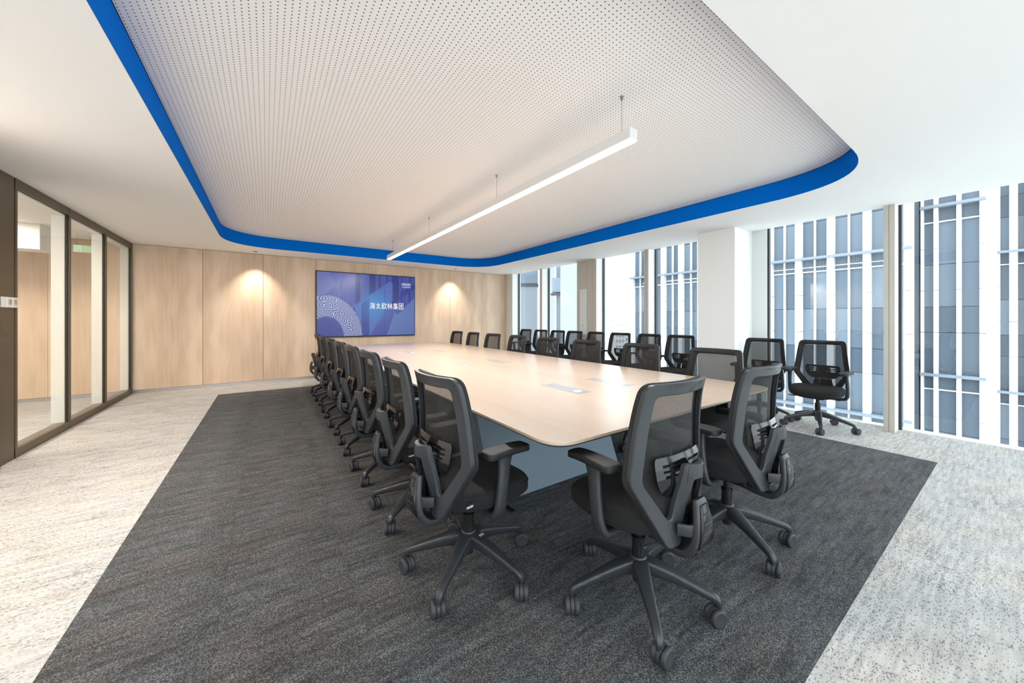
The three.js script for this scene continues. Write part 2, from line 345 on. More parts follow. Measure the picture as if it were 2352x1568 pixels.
// ------------------------------------------------------------------ window wall
{
  const bays = [[-0.62, 0.823], [0.915, 2.12], [2.82, 3.935], [4.025, 5.19], [5.76, 7.0], [7.09, 8.32]];
  const XM = 5.77;
  bays.forEach(([a, b], i) => {
    const w = structure('window_' + (i < 5 ? i + 1 : 7), 'floor to ceiling window bay, number ' + (i + 1) + ' from the camera');
    mesh('glass_pane', box(XW, XW + 0.012, -0.02, TOP + 0.03, a, b), M.paneCoated, w);
    mesh('dark_gasket', box(XW - 0.03, XW + 0.02, 0, TOP + 0.03, b - 0.025, b), M.frameDark, w);
    mesh('sill_trim', box(XW - 0.004, XW + 0.05, -0.008, 0.003, a, b), M.frameWhite, w);
  });
  const t = structure('trim_2', 'pale metal mullions between the windows');
  const piers = [[0.823, 0.915, 'tan'], [3.935, 4.025, 'tan'], [5.19, 5.76, 'tan'], [7.0, 7.09, 'tan'], [8.32, DB, 'white']];
  for (const [a, b] of piers) {
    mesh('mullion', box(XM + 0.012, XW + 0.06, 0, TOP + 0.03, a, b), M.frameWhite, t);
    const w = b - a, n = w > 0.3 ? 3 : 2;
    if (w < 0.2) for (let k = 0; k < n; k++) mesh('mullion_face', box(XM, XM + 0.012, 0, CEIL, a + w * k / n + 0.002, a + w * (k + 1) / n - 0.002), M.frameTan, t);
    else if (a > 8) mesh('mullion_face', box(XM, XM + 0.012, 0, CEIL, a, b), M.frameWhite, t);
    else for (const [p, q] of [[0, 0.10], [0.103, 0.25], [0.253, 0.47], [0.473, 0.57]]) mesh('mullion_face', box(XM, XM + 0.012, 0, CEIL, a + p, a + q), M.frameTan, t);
  }
  mesh('outer_jamb', box(XW - 0.02, XW + 0.1, 0, TOP + 0.03, DN, -0.62), M.frameWhite, t);
  mesh('side_panel', box(5.93, XW + 0.06, 0, TOP + 0.03, 2.12, 2.31), M.frameWhite, t);
  const vb = thing('vent_cover', 'tall pale cover box fixed on the wide tan window pier', 'cover', XM, 0, 5.55);
  mesh('cover', rbox(0.03, 1.93, 0.19, 0.004, -0.015, 0.965, 0), M.frameWhite, vb);
  mesh('knob', cyl(0.008, 0.008, 0.01, 0, 0, 0, 12).rotateZ(Math.PI / 2).translate(-0.035, 1.12, 0), M.frameDark, vb);
  const c = structure('wall_column', 'square white column between the windows');
  mesh('plaster', rbox(XW + 0.05 - 5.375, TOP - 0.01, 0.52, 0.004, (XW + 0.05 + 5.375) / 2, (TOP - 0.01) / 2, -2.56), M.paint, c);
  mesh('spandrel_below', box(XW - 0.005, XW + 0.2, -0.5, -0.008, DN - 0.1, DB + 0.1), M.frameWhite, c);
  mesh('spandrel_above', box(XW - 0.005, XW + 0.2, TOP + 0.03, TOP + 0.6, DN - 0.1, DB + 0.1), M.frameWhite, c);
}

// ------------------------------------------------------------------ wall screen
{
  const glyphs = {
    '海': [[[10, 10], [25, 23]], [[4, 38], [20, 49]], [[7, 95], [26, 62]], [[45, 3], [33, 27]], [[41, 15], [94, 15]], [[46, 31], [38, 82]], [[44, 31], [87, 31], [83, 88], [72, 95]], [[28, 55], [99, 55]], [[38, 80], [95, 80]], [[59, 36], [65, 48]], [[57, 61], [63, 73]]],
    '太': [[[6, 32], [94, 32]], [[50, 4], [48, 34], [37, 64], [6, 95]], [[51, 36], [67, 72], [96, 95]], [[43, 70], [57, 92]]],
    '欧': [[[8, 10], [49, 10]], [[11, 10], [11, 90]], [[8, 88], [51, 88]], [[42, 22], [18, 76]], [[17, 32], [45, 74]], [[64, 4], [53, 37]], [[60, 21], [95, 21], [89, 42]], [[74, 34], [71, 60], [49, 96]], [[73, 54], [81, 78], [98, 96]]],
    '林': [[[4, 28], [47, 28]], [[25, 4], [25, 97]], [[24, 30], [4, 72]], [[26, 36], [45, 62]], [[53, 28], [97, 28]], [[74, 4], [74, 97]], [[73, 30], [50, 78]], [[75, 30], [99, 80]]],
    '集': [[[34, 2], [8, 36]], [[24, 16], [24, 63]], [[24, 17], [91, 17]], [[24, 32], [85, 32]], [[24, 46], [85, 46]], [[24, 60], [93, 60]], [[56, 17], [56, 60]], [[54, 4], [60, 16]], [[4, 73], [96, 73]], [[50, 62], [50, 100]], [[46, 74], [9, 97]], [[54, 74], [93, 97]]],
    '团': [[[10, 8], [90, 8], [90, 94], [10, 94], [10, 3]], [[23, 34], [78, 34]], [[58, 18], [58, 80], [45, 80]], [[56, 36], [25, 74]]],
  };
  const write = (c, text, x, y, s, pitch, wgt) => { c.strokeStyle = '#ffffff'; c.lineWidth = wgt; c.lineJoin = 'miter'; [...text].forEach((ch, i) => { for (const st of glyphs[ch]) { c.beginPath(); st.forEach(([a, b], k) => { const X = x + i * pitch + a * s / 100, Y = y + b * s * 1.33 / 100; k ? c.lineTo(X, Y) : c.moveTo(X, Y); }); c.stroke(); } }); };
  const picture = canvasTex(1536, 1024, (c, W, H) => {
    const g = c.createLinearGradient(0, 0, W, H); g.addColorStop(0, '#6a72b4'); g.addColorStop(0.5, '#4a5cb4'); g.addColorStop(1, '#5a78b4'); c.fillStyle = g; c.fillRect(0, 0, W, H);
    const poly = (col, pts) => { c.fillStyle = col; c.beginPath(); pts.forEach(([x, y], i) => (i ? c.lineTo(x * W, y * H) : c.moveTo(x * W, y * H))); c.fill(); };
    poly('#4250aa', [[0.24, 0], [1, 0], [1, 0.36], [0.80, 0.66], [0.77, 0.6], [0.68, 1], [0, 1], [0, 0.45], [0.16, 0.23], [0.19, 0.26]]);
    poly('#5560b4', [[0.0, 0.0], [0.24, 0], [0.17, 0.26], [0.15, 0.22], [0, 0.44]]); poly('#6670b8', [[0, 0], [0.11, 0], [0.18, 0.18], [0.0, 0.42]]);
    const strips = [[0.36, 0.41, '#1b2a86'], [0.41, 0.50, '#4a5ab0'], [0.50, 0.565, '#1b2a86'], [0.60, 0.62, '#22308c'], [0.68, 0.70, '#25358e'], [0.74, 0.82, '#1a2a88'], [0.85, 0.862, '#22308c'], [0.94, 0.96, '#22308c']];
    for (const [a, b, col] of strips) poly(col, [[a, 0], [b, 0], [b, 0.42], [a, 0.56]]);
    poly('#4c6cc0', [[0.30, 0.56], [0.72, 0.09], [0.75, 0.12], [0.75, 0.40], [0.52, 1], [0.30, 1]]);
    for (const [a, b, col] of [[0.42, 0.5, '#1c3a9c'], [0.66, 0.672, '#2a4aa8'], [0.30, 0.36, '#2338a0']]) poly(col, [[a, 0.60 - (a - 0.3)], [b, 0.60 - (b - 0.3)], [b, 1], [a, 1]]);
    for (const [a, t, b] of [[0.06, 0.42, 0.62], [0.09, 0.36, 0.62], [0.13, 0.28, 0.6], [0.175, 0.3, 0.55], [0.225, 0.1, 0.42], [0.255, 0.3, 0.58]]) poly('#24369a', [[a, t], [a + 0.008, t], [a + 0.008, b], [a, b]]);
    poly('#22349a', [[0.84, 0.26], [1, 0.12], [1, 0.20], [0.82, 0.40]]);
    for (const a of [0.84, 0.885, 0.93, 0.95, 0.975]) poly('#24369a', [[a, 0.36 - (a - 0.84) * 0.9], [a + 0.01, 0.35 - (a - 0.84) * 0.9], [a + 0.01, 0.55 - (a - 0.84) * 0.9], [a, 0.57 - (a - 0.84) * 0.9]]);
    poly('#6078bc', [[0.69, 1], [0.775, 0.6], [0.80, 0.665], [1, 0.36], [1, 1]]);
    c.strokeStyle = '#1c2c84'; c.lineWidth = 5; c.beginPath(); c.moveTo(0.35 * W, 0); c.lineTo(0.2 * W, 0.45 * H); c.moveTo(0.33 * W, 0.55 * H); c.lineTo(0.74 * W, 0.06 * H); c.moveTo(0.82 * W, 0.16 * H); c.lineTo(0.52 * W, H); c.moveTo(0.77 * W, 0.62 * H); c.lineTo(0.68 * W, H); c.stroke();
    const gl = c.createRadialGradient(0.56 * W, 0.5 * H, 10, 0.56 * W, 0.5 * H, 0.22 * W); gl.addColorStop(0, 'rgba(20,170,225,0.62)'); gl.addColorStop(1, 'rgba(20,150,220,0)'); c.fillStyle = gl; c.fillRect(0, 0, W, H);
    // ring with ripple lines
    const cx = 0.085 * W, cy = 1.02 * H, R = 0.345 * W, r = 0.165 * W;
    const cellSeeds = [[0.01, 0.50, 0.3, 0.7], [0.10, 0.58, 1.1, 0.6], [0.20, 0.47, -0.6, 0.65], [0.27, 0.66, 0.5, 0.6], [0.34, 0.74, 1.9, 0.7], [0.38, 0.92, 0.2, 0.6], [0.28, 0.90, -0.9, 0.65], [0.21, 0.70, 0.9, 0.7], [0.12, 0.42, 0.1, 0.6]];
    const img = c.getImageData(0, 0, W, H), px = img.data, ry = 0.655 * H, iy = 0.335 * H;
    for (let y = Math.floor(cy - ry); y < H; y++) for (let x = 0; x < 0.45 * W; x++) {
      const o = Math.hypot((x - cx) / R, (y - cy) / ry), q = Math.hypot((x - cx) / r, (y - cy) / iy); if (o > 1 || q < 1) continue;
      let best = 1e9;
      for (const [sx, sy, rot, asp] of cellSeeds) { const dx = x - sx * W, dy = y - sy * H, ca = Math.cos(rot), sa = Math.sin(rot), q2 = Math.hypot((dx * ca + dy * sa) * asp, (dy * ca - dx * sa) / asp); if (q2 < best) best = q2; }
      const k = best / 25 - Math.floor(best / 25), i = (y * W + x) * 4, on = k < 0.5 ? 1 : 0;
      px[i] = on ? 190 : 44; px[i + 1] = on ? 198 : 60; px[i + 2] = on ? 232 : 150;
    }
    c.putImageData(img, 0, 0);
    poly('rgba(25,35,140,0.55)', [[0.22, 0.84], [0.245, 1], [0.0, 1], [0.0, 0.75], [0.08, 0.70], [0.16, 0.74]]);
    write(c, '海太欧林集团', 0.505 * W, 0.455 * H, 86, 96, 11);
    c.fillStyle = '#ffffff'; c.font = 'bold 58px sans-serif'; c.textBaseline = 'alphabetic'; c.fillText('ONLEAD', 0.853 * W, 0.148 * H, 0.103 * W);
    write(c, '海太欧林集团', 0.856 * W, 0.163 * H, 20, 26, 3);
  });
  const s = thing('wall_screen', 'large wall screen showing a blue slide with white Chinese characters', 'screen', 1.94, 0.868, DB - 0.0);
  mesh('bezel', rbox(2.16, 1.443, 0.045, 0.006, 0, 0.7215, 0.0235), M.blackTrim, s);
  mesh('display', new THREE.PlaneGeometry(2.125, 1.40).translate(0, 0.724, 0.0468), std({ color: lin(0.01, 0.01, 0.012), roughness: 0.25, emissive: 0xffffff, emissiveIntensity: 0.46, emissiveMap: picture }), s);
}

// ------------------------------------------------------------------ pendant light and downlights
{
  const p = thing('pendant_light', 'long white linear pendant light hung over the table', 'light', 1.955, 2.43, 4.245);
  const L = 5.61;
  mesh('body', rbox(0.078, 0.072, L, 0.002, 0, 0.041, 0), M.lampBody, p);
  mesh('diffuser', rbox(0.070, 0.012, L - 0.006, 0.002, 0, 0.004, 0), M.lampGlow, p);
  for (const d of [1.534, 3.107, 4.963, 6.782]) {
    const z = 4.245 - d, h = TOP - 2.43;
    const w = mesh('suspension_wire', cyl(0.0016, 0.0016, h - 0.077, 0, 0.077 + (h - 0.077) / 2, z, 6), M.wire, p);
    mesh('ceiling_mount', cyl(0.006, 0.012, 0.025, 0, h - 0.0125, z, 12), M.wire, w); mesh('wire_gripper', cyl(0.004, 0.004, 0.03, 0, 0.09, z, 8), M.wire, w);
  }
  areaLight(WHITE, 66, 0.07, L, 1.955, 2.426, 4.245, 1.955, 0, 4.2451);
  const spotLabels = ['small recessed downlight over the oak wall left of the screen', 'small recessed downlight over the oak wall right of the screen', 'small recessed downlight in the left aisle, by the door', 'small recessed downlight in the left aisle, second from the door', 'small recessed downlight in the left aisle, third from the door', 'small recessed downlight in the left aisle, level with the camera'];
  SPOTS.forEach(([x, d], i) => {
    const s = thing('downlight', spotLabels[i], 'light', x, CEIL, d, 0, 'recessed downlights');
    mesh('can', lathe([[0.0385, 0.11], [0.0385, 0.0], [0.0395, 0.001], [0.0395, 0.11]], 28), M.bead, s);
    mesh('ring', lathe([[0.0385, 0.0], [0.046, -0.0015], [0.047, 0.001]], 28), M.lampBody, s);
    mesh('lamp', cyl(0.034, 0.034, 0.004, 0, 0.102, 0, 24), M.spotGlow, s);
    const l = new THREE.SpotLight(WARM, [6.5, 6.5, 12, 5.5, 1.5, 1.0][i], 0, i < 2 ? 0.74 : 1.25, 1.0, 2);
    l.position.set(x, CEIL - 0.004, -d); l.target.position.set(x, 0, -d - (i < 2 ? 0.2 : 0)); l.castShadow = true; l.shadow.radius = 1; scene.add(l, l.target);
  });
  // corridor panel lights
  [[-3.0, 3.2], [-3.0, 5.2], [-3.0, 6.9]].forEach(([x, d], i) => {
    const s = thing('corridor_panel_light', ['square corridor panel light nearest the camera end', 'square corridor panel light beside the door', 'square corridor panel light farthest along the glazing'][i], 'light', x, CEIL - 0.012, d, 0, 'corridor lights');
    mesh('frame', rbox(0.62, 0.012, 0.62, 0.003, 0, 0.006, 0), M.lampBody, s);
    mesh('diffuser', rbox(0.58, 0.006, 0.58, 0.002, 0, -0.001, 0), M.spotGlow, s);
    areaLight(WARM, 31, 0.58, 0.58, x, CEIL - 0.02, d, x, 0, d + 0.0001);
  });
}

// ------------------------------------------------------------------ conference table
{
  const t = thing('conference_table', 'long pale maple conference table with rounded corners', 'table', 2.1, 0, 4.34);
  const corner = (o, r) => rounded([[0.965 - 2.1 + o, 1.085 - 4.34 + o, r], [3.17 - 2.1 - o, 1.085 - 4.34 + o, r], [3.30 - 2.1 - o, 7.6 - 4.34 - o, r], [0.985 - 2.1 + o, 7.6 - 4.34 - o, r]], 0.018);
  const flat = (g, y) => { g.rotateX(-Math.PI / 2); g.translate(0, y, 0); return g; };
  mesh('tabletop', metreUV(flat(plate(corner(0, 0.14), [], 0.008, 0.0015), 0.742)), M.table, t);
  mesh('edge_band', flat(plate(corner(0.002, 0.14), [], 0.004, 0.001), 0.7375), M.tableEdge, t);
  mesh('underside', flat(plate(corner(0.02, 0.13), [], 0.012, 0.004), 0.7255), M.under, t);
  for (const q of [-0.525, 0.525]) mesh('subframe_beam', box(q - 0.025, q + 0.025, 0.65, 0.7255, -2.9, 2.9), M.under, t);
  for (const d of [2.06, 3.95, 5.85]) {
    const L = (y, a, b, e0, e1) => [V(a, y, e0), V(b, y, e0), V(b, y, e1), V(a, y, e1)];
    const z0 = 4.34 - d, g = loft([L(0, 1.28 - 2.1, 2.57 - 2.1, z0, z0 - 0.75), L(0.7255, 1.13 - 2.1, 2.31 - 2.1, z0 - 0.02, z0 - 0.70)].map((l) => l.slice().reverse()), true, 0.3);
    mesh('pedestal', g, M.slate, t);
  }
  for (const d of [1.957, 3.70, 5.48, 7.2]) for (const [x, disc] of [[1.84, 1], [2.33, 0]]) {
    const b = mesh('cable_box', rbox(0.135, 0.0016, 0.405, 0.0006, 0, 0, 0, 1), M.plateMetal, t); b.position.set(x - 2.1, 0.7513, 4.34 - d);
    for (const q of [[-0.056, 0.056, 0.0006, 0.0012, -0.175, -0.1735], [-0.002, 0.0005, 0.0006, 0.0012, -0.10, 0.17]]) mesh('flap_seam', box(...q), M.slot, b);
    for (const q of [[-0.0675, 0.0675, -0.0003, 0.001, -0.2025, -0.2000], [-0.0675, 0.0675, -0.0003, 0.001, 0.2, 0.2025], [-0.0675, -0.065, -0.0003, 0.001, -0.2, 0.2]]) mesh('frame_line', box(...q), M.slot, b);
    mesh('round_lid', cyl(0.032, 0.032, 0.0015, 0, 0.0012, 0.125, 28), disc ? M.whitePlastic : M.plateMetal, b);
  }
}

// ------------------------------------------------------------------ office chairs
const seatTag = std({ roughness: 0.6, map: canvasTex(128, 32, (c) => { c.fillStyle = '#101114'; c.fillRect(0, 0, 128, 32); c.fillStyle = '#f2f2f2'; c.font = 'bold 26px sans-serif'; c.textBaseline = 'middle'; c.fillText('ONLEAD', 6, 17, 116); }) });
function makeChair() {
  const ch = new THREE.Group();
  // five star base: hub with legs and castors
  const hub = mesh('base', lathe([[0.001, 0.085], [0.022, 0.085], [0.026, 0.11], [0.042, 0.145], [0.044, 0.175], [0.036, 0.200], [0.030, 0.205], [0.001, 0.205]], 28), M.plastic, ch);
  const legKeys = [[0.012, 0.165, 0.072, 0.062], [0.06, 0.165, 0.066, 0.058], [0.14, 0.148, 0.052, 0.046], [0.22, 0.126, 0.043, 0.037], [0.285, 0.107, 0.037, 0.032], [0.308, 0.097, 0.035, 0.031], [0.318, 0.082, 0.031, 0.029], [0.320, 0.070, 0.026, 0.025]];
  const leg = merge([sweep(curve(legKeys, 18).map(([r, y, w, h]) => [V(r, y, 0), w, h, 0.011]), V(0, 0, 1))]);
  const wheel = lathe([[0.001, -0.012], [0.024, -0.012], [0.033, -0.009], [0.036, -0.002], [0.036, 0.006], [0.033, 0.011], [0.027, 0.0125], [0.025, 0.0105], [0.001, 0.0105]], 22);
  const wl = wheel.clone().rotateZ(-Math.PI / 2).translate(0.0185, 0.0362, 0.0), wr = wheel.clone().rotateZ(Math.PI / 2).translate(-0.0185, 0.0362, 0.0);
  const hoodG = new THREE.CylinderGeometry(0.0345, 0.0345, 0.014, 20, 1).rotateZ(Math.PI / 2).translate(0, 0.0372, 0);
  const castorG = merge([wl, wr, hoodG, cyl(0.010, 0.010, 0.03, 0, 0.064, -0.018, 12), rbox(0.020, 0.018, 0.034, 0.005, 0, 0.058, -0.010)]);
  for (let k = 0; k < 5; k++) {
    const a = k * Math.PI * 2 / 5;
    const l = mesh('leg', leg, M.plastic, hub); l.rotation.y = a;
    const c = mesh('castor', castorG, M.castor, hub); c.position.set(0.320 * Math.cos(a), 0, -0.320 * Math.sin(a)); c.rotation.y = [0.6, 2.3, -0.9, 1.4, -2.2][k];
    // keep the stem on the leg end: shift so that the stem axis (0, -0.018) sits under it
    c.position.x -= Math.sin(c.rotation.y) * -0.018; c.position.z -= Math.cos(c.rotation.y) * -0.018;
  }
  const em = []; [[0, 0.016], [0.008, 0.016], [0.017, 0.020]].forEach(([x, l]) => em.push(rbox(0.0035, 0.001, l, 0.0004, x, 0, 0, 1))); em.push(rbox(0.010, 0.001, 0.0035, 0.0004, 0.022, 0, 0, 1));
  const emb = mesh('emblem', merge(em), M.whitePlastic, hub); emb.position.set(0.075, 0.1935, 0); emb.rotation.set(0, Math.PI / 2, 0);
  // gas lift, mechanism, levers
  mesh('gas_lift', merge([cyl(0.027, 0.027, 0.085, 0, 0.245, 0, 24), cyl(0.018, 0.018, 0.09, 0, 0.32, 0, 20), cyl(0.030, 0.030, 0.012, 0, 0.283, 0, 24)]), M.lift, ch);
  mesh('tilt_mechanism', merge([rbox(0.15, 0.05, 0.24, 0.012, 0, 0.357, 0.01), rbox(0.10, 0.03, 0.10, 0.01, 0, 0.345, 0.09)]), M.padTop, ch);
  mesh('lever', merge([rbox(0.12, 0.008, 0.012, 0.003, 0.13, 0.348, -0.09), rbox(0.075, 0.010, 0.028, 0.004, 0.215, 0.347, -0.095)]), M.padTop, ch);
  mesh('lever', merge([rbox(0.10, 0.008, 0.012, 0.003, -0.12, 0.350, -0.06), rbox(0.045, 0.010, 0.022, 0.004, -0.19, 0.350, -0.06)]), M.padTop, ch);
  // seat
  const outline = (a) => { const c = Math.cos(a), s = Math.sin(a), n = 2.75, k = Math.pow(Math.pow(Math.abs(c), n) + Math.pow(Math.abs(s), n), -1 / n); return [0.240 * k * c, 0.25 * k * s]; };
  const ringMesh = (prof, n, fn) => {
    const pos = [], uv = [], idx = [];
    prof.forEach(([s, y]) => { for (let j = 0; j < n; j++) { const [x, z] = outline(j / n * Math.PI * 2), p = fn(x * s, y, z * s); pos.push(...p); uv.push(p[0], p[2] + p[1]); } });
    for (let i = 0; i + 1 < prof.length; i++) for (let j = 0; j < n; j++) { const a = i * n + j, b = i * n + (j + 1) % n; idx.push(a, a + n, b, b, a + n, b + n); }
    const g = new THREE.BufferGeometry(); g.setAttribute('position', new THREE.Float32BufferAttribute(pos, 3)); g.setAttribute('uv', new THREE.Float32BufferAttribute(uv, 2)); g.setIndex(idx); g.computeVertexNormals(); return g;
  };
  const seatFn = (x, y, z) => { let yy = 0.430 + y; if (z < -0.08) yy -= Math.pow((-0.08 - z) / 0.17, 2) * 0.030; yy += 0.010 * Math.pow(x / 0.25, 2) * (y > 0 ? 1 : 0); return [x * (1 - 0.06 * Math.max(0, z / 0.25)), yy, z - 0.045]; };
  const seat = mesh('seat', ringMesh([[0.001, -0.040], [0.85, -0.040], [0.95, -0.037], [0.99, -0.024], [1.0, -0.004], [0.995, 0.016], [0.975, 0.030], [0.935, 0.039], [0.85, 0.043], [0.6, 0.045], [0.3, 0.045], [0.001, 0.045]], 56, seatFn), M.fabric, ch);
  const seamPts = []; for (let j = 0; j < 48; j++) { const [x, z] = outline(j / 48 * Math.PI * 2); seamPts.push(V(...seatFn(x * 0.998, 0.018, z * 0.998))); }
  mesh('seam', new THREE.TubeGeometry(new THREE.CatmullRomCurve3(seamPts, true), 72, 0.0022, 5, true), M.rim, seat);
  const tg = mesh('brand_tag', rbox(0.002, 0.012, 0.042, 0.0005, 0, 0, 0, 1), seatTag, seat); tg.position.set(0.227, 0.440, 0.135); tg.rotation.z = 0.22; tg.rotation.y = 0.08;
  mesh('seat_pan', ringMesh([[0.001, -0.052], [0.74, -0.052], [0.90, -0.044], [0.93, -0.036], [0.001, -0.034]], 40, seatFn), M.padTop, ch);
  // back shell
  const prof = curve([[0.28, 0.224], [0.36, 0.219], [0.44, 0.209], [0.52, 0.201], [0.60, 0.197], [0.68, 0.196], [0.76, 0.197], [0.84, 0.201], [0.92, 0.210], [1.00, 0.228], [1.08, 0.255]], 80);
  const zp = (v) => { const f = Math.max(0, Math.min(79.999, (v - 0.28) / 0.80 * 80)), i = Math.floor(f); return prof[i][1] + (prof[i + 1][1] - prof[i][1]) * (f - i); };
  const bend = (off) => (p) => { const u = p.x, v = p.y; let z = zp(v) - 0.066 * Math.pow(u / 0.25, 2) + p.z + off; if (v < 0.8 && Math.abs(u) < 0.14) { const sm = THREE.MathUtils.smoothstep; z += 0.072 * sm(0.14 - Math.abs(u), 0, 0.14) * sm(v, 0.36, 0.66); } p.z = z; };
  const plain = (off) => (p) => { p.z = zp(p.y) - 0.066 * Math.pow(p.x / 0.25, 2) + p.z + off; };
  const mir = (l) => [...l, ...l.slice().reverse().map(([x, y, r]) => [-x, y, r])];
  const shellOut = rounded(mir([[-0.212, 1.0, 0.05], [-0.256, 0.612, 0.09], [-0.122, 0.362, 0.028], [-0.052, 0.362, 0.028], [-0.030, 0.628, 0.012]]), 0.013);
  const shellIn = rounded(mir([[-0.168, 0.952, 0.028], [-0.209, 0.616, 0.07], [-0.096, 0.445, 0.018], [-0.058, 0.686, 0.014]]).slice().reverse(), 0.013);
  mesh('back_frame', deform(new TessellateModifier(0.03, 4).modify(plate(shellOut, [shellIn], 0.016, 0.0035, 1)), bend(0), 0.45), M.plastic, ch);
  const rimOut = rounded(mir([[-0.214, 1.002, 0.05], [-0.260, 0.612, 0.09], [-0.126, 0.365, 0.03]]), 0.016);
  const rimIn = rounded(mir([[-0.170, 0.955, 0.028], [-0.213, 0.616, 0.07], [-0.095, 0.40, 0.02]]).slice().reverse(), 0.016);
  mesh('mesh_rim', deform(plate(rimOut, [rimIn], 0.009, 0.003, 1), plain(-0.016)), M.rim, ch);
  {
    const pos = [], uv = [], idx = [], R = 22, C = 12, half = (v) => (v < 0.616 ? 0.097 + (0.216 - 0.097) * (v - 0.40) / 0.216 : 0.216 + (0.174 - 0.216) * (v - 0.616) / 0.339);
    for (let i = 0; i <= R; i++) for (let j = 0; j <= C; j++) { const v = 0.395 + (0.962 - 0.395) * i / R, h = Math.max(0.09, half(v)), u = h * (2 * j / C - 1), p = V(u, v, 0); plain(-0.010)(p); pos.push(p.x, p.y, p.z); uv.push(u, v); }
    for (let i = 0; i < R; i++) for (let j = 0; j < C; j++) { const a = i * (C + 1) + j; idx.push(a, a + 1, a + C + 2, a, a + C + 2, a + C + 1); }
    const g = new THREE.BufferGeometry(); g.setAttribute('position', new THREE.Float32BufferAttribute(pos, 3)); g.setAttribute('uv', new THREE.Float32BufferAttribute(uv, 2)); g.setIndex(idx); g.computeVertexNormals();
    mesh('back_mesh', g, M.mesh, ch);
  }
  // lumbar support: curved glossy shell with open slots, built cell by cell
  {
    const vs = [0.540, 0.546, 0.556, 0.572, 0.590, 0.606, 0.618, 0.627, 0.637, 0.648, 0.657, 0.668, 0.678, 0.688, 0.698, 0.704], hw = [0.070, 0.090, 0.112, 0.134, 0.148, 0.156, 0.160, 0.162, 0.163, 0.164, 0.164, 0.164, 0.163, 0.161, 0.156, 0.148];
    const N = 44, kept = (i, j) => { const u = Math.abs((2 * (j + 0.5) / N - 1)); return i < 0 || j < 0 || i >= vs.length - 1 || j >= N ? false : !(((i === 7 && u > 0.2 && u < 0.72) || (i === 9 && u > 0.2 && u < 0.78) || (i === 11 && u > 0.2 && u < 0.78))); };
    const at = (i, j, back) => { const v = vs[i], u = hw[i] * (2 * j / N - 1), w = (v - 0.622) / 0.085; return V(u, v, zp(v) - 0.052 * Math.pow(u / 0.25, 2) + 0.002 + 0.018 * Math.max(0, 1 - w * w) + (back ? 0.006 : 0)); };
    const pos = [], uv = [], quad = (a, b, c, d) => { for (const p of [a, b, c, a, c, d]) { pos.push(p.x, p.y, p.z); uv.push(p.x, p.y); } };
    for (let i = 0; i < vs.length - 1; i++) for (let j = 0; j < N; j++) if (kept(i, j)) {
      const f = [at(i, j, 0), at(i, j + 1, 0), at(i + 1, j + 1, 0), at(i + 1, j, 0)], k = [at(i, j, 1), at(i, j + 1, 1), at(i + 1, j + 1, 1), at(i + 1, j, 1)];
      quad(f[3], f[2], f[1], f[0]); quad(k[0], k[1], k[2], k[3]);
      if (!kept(i - 1, j)) quad(f[0], f[1], k[1], k[0]); if (!kept(i + 1, j)) quad(k[3], k[2], f[2], f[3]); if (!kept(i, j - 1)) quad(k[0], k[3], f[3], f[0]); if (!kept(i, j + 1)) quad(f[1], f[2], k[2], k[1]);
    }
    const g = new THREE.BufferGeometry(); g.setAttribute('position', new THREE.Float32BufferAttribute(pos, 3)); g.setAttribute('uv', new THREE.Float32BufferAttribute(uv, 2)); g.computeVertexNormals();
    mesh('lumbar_support', toCreasedNormals(g, 0.6), M.gloss, ch);
  }
  // J bracket carrying the back, with a glossy cover
  const jk = [[0.345, 0.05, 0.10, 0.030], [0.333, 0.13, 0.11, 0.030], [0.328, 0.20, 0.120, 0.030], [0.338, 0.250, 0.128, 0.030], [0.386, 0.285, 0.125, 0.028], [0.456, 0.290, 0.108, 0.026], [0.521, 0.280, 0.080, 0.026], [0.546, 0.272, 0.062, 0.024]];
  const J = curve(jk, 26).map(([y, z, w, h]) => [V(0, y, z), w, h, 0.008]);
  const tabs = [-1, 1].map((s) => sweep([[V(s * 0.035, 0.440, 0.284), 0.046, 0.014, 0.004], [V(s * 0.062, 0.438, 0.272), 0.046, 0.013, 0.004], [V(s * 0.084, 0.436, 0.236), 0.046, 0.013, 0.004]], V(0, 1, 0)));
  const br = mesh('back_bracket', merge([sweep(J, V(1, 0, 0)), ...tabs]), M.plastic, ch);
  const cov = curve([[0.346, 0.257, 0.094, 0.022], [0.388, 0.296, 0.097, 0.022], [0.456, 0.302, 0.082, 0.020], [0.531, 0.290, 0.048, 0.016]], 14).map(([y, z, w, h]) => [V(0, y, z), w, h, 0.006]);
  mesh('bracket_cover', sweep(cov, V(1, 0, 0)), M.gloss, br);
  for (const [y, z, w] of [[0.501, 0.296, 0.04], [0.466, 0.301, 0.054], [0.431, 0.302, 0.062]]) mesh('cover_rib', rbox(w, 0.004, 0.024, 0.0015, 0, y, z, 1), M.plastic, br);
  // armrests
  for (const s of [-1, 1]) {
    const ak = [[0.14, 0.362, 0.060, 0.026], [0.21, 0.356, 0.060, 0.028], [0.242, 0.366, 0.060, 0.032], [0.258, 0.400, 0.058, 0.034], [0.261, 0.46, 0.056, 0.033], [0.261, 0.54, 0.058, 0.031], [0.258, 0.60, 0.066, 0.030], [0.256, 0.640, 0.085, 0.034]];
    const post = sweep(curve(ak, 24).map(([x, y, w, t]) => [V(s * x, y, 0.0 - (y - 0.36) * 0.12), w, t, 0.013]), V(0, 0, 1));
    const arm = mesh('armrest', post, M.plastic, ch);
    const padG = deform(rounded2(), (p) => { const t = p.z / 0.13; p.y -= 0.010 * t * t * (t < 0 ? 1 : 0.3); p.x += s * 0.004 * t; p.x += s * 0.252; p.y += 0.655; p.z += -0.045; }, 0.7);
    mesh('arm_pad', padG, M.padTop, arm);
  }
  return ch;
}
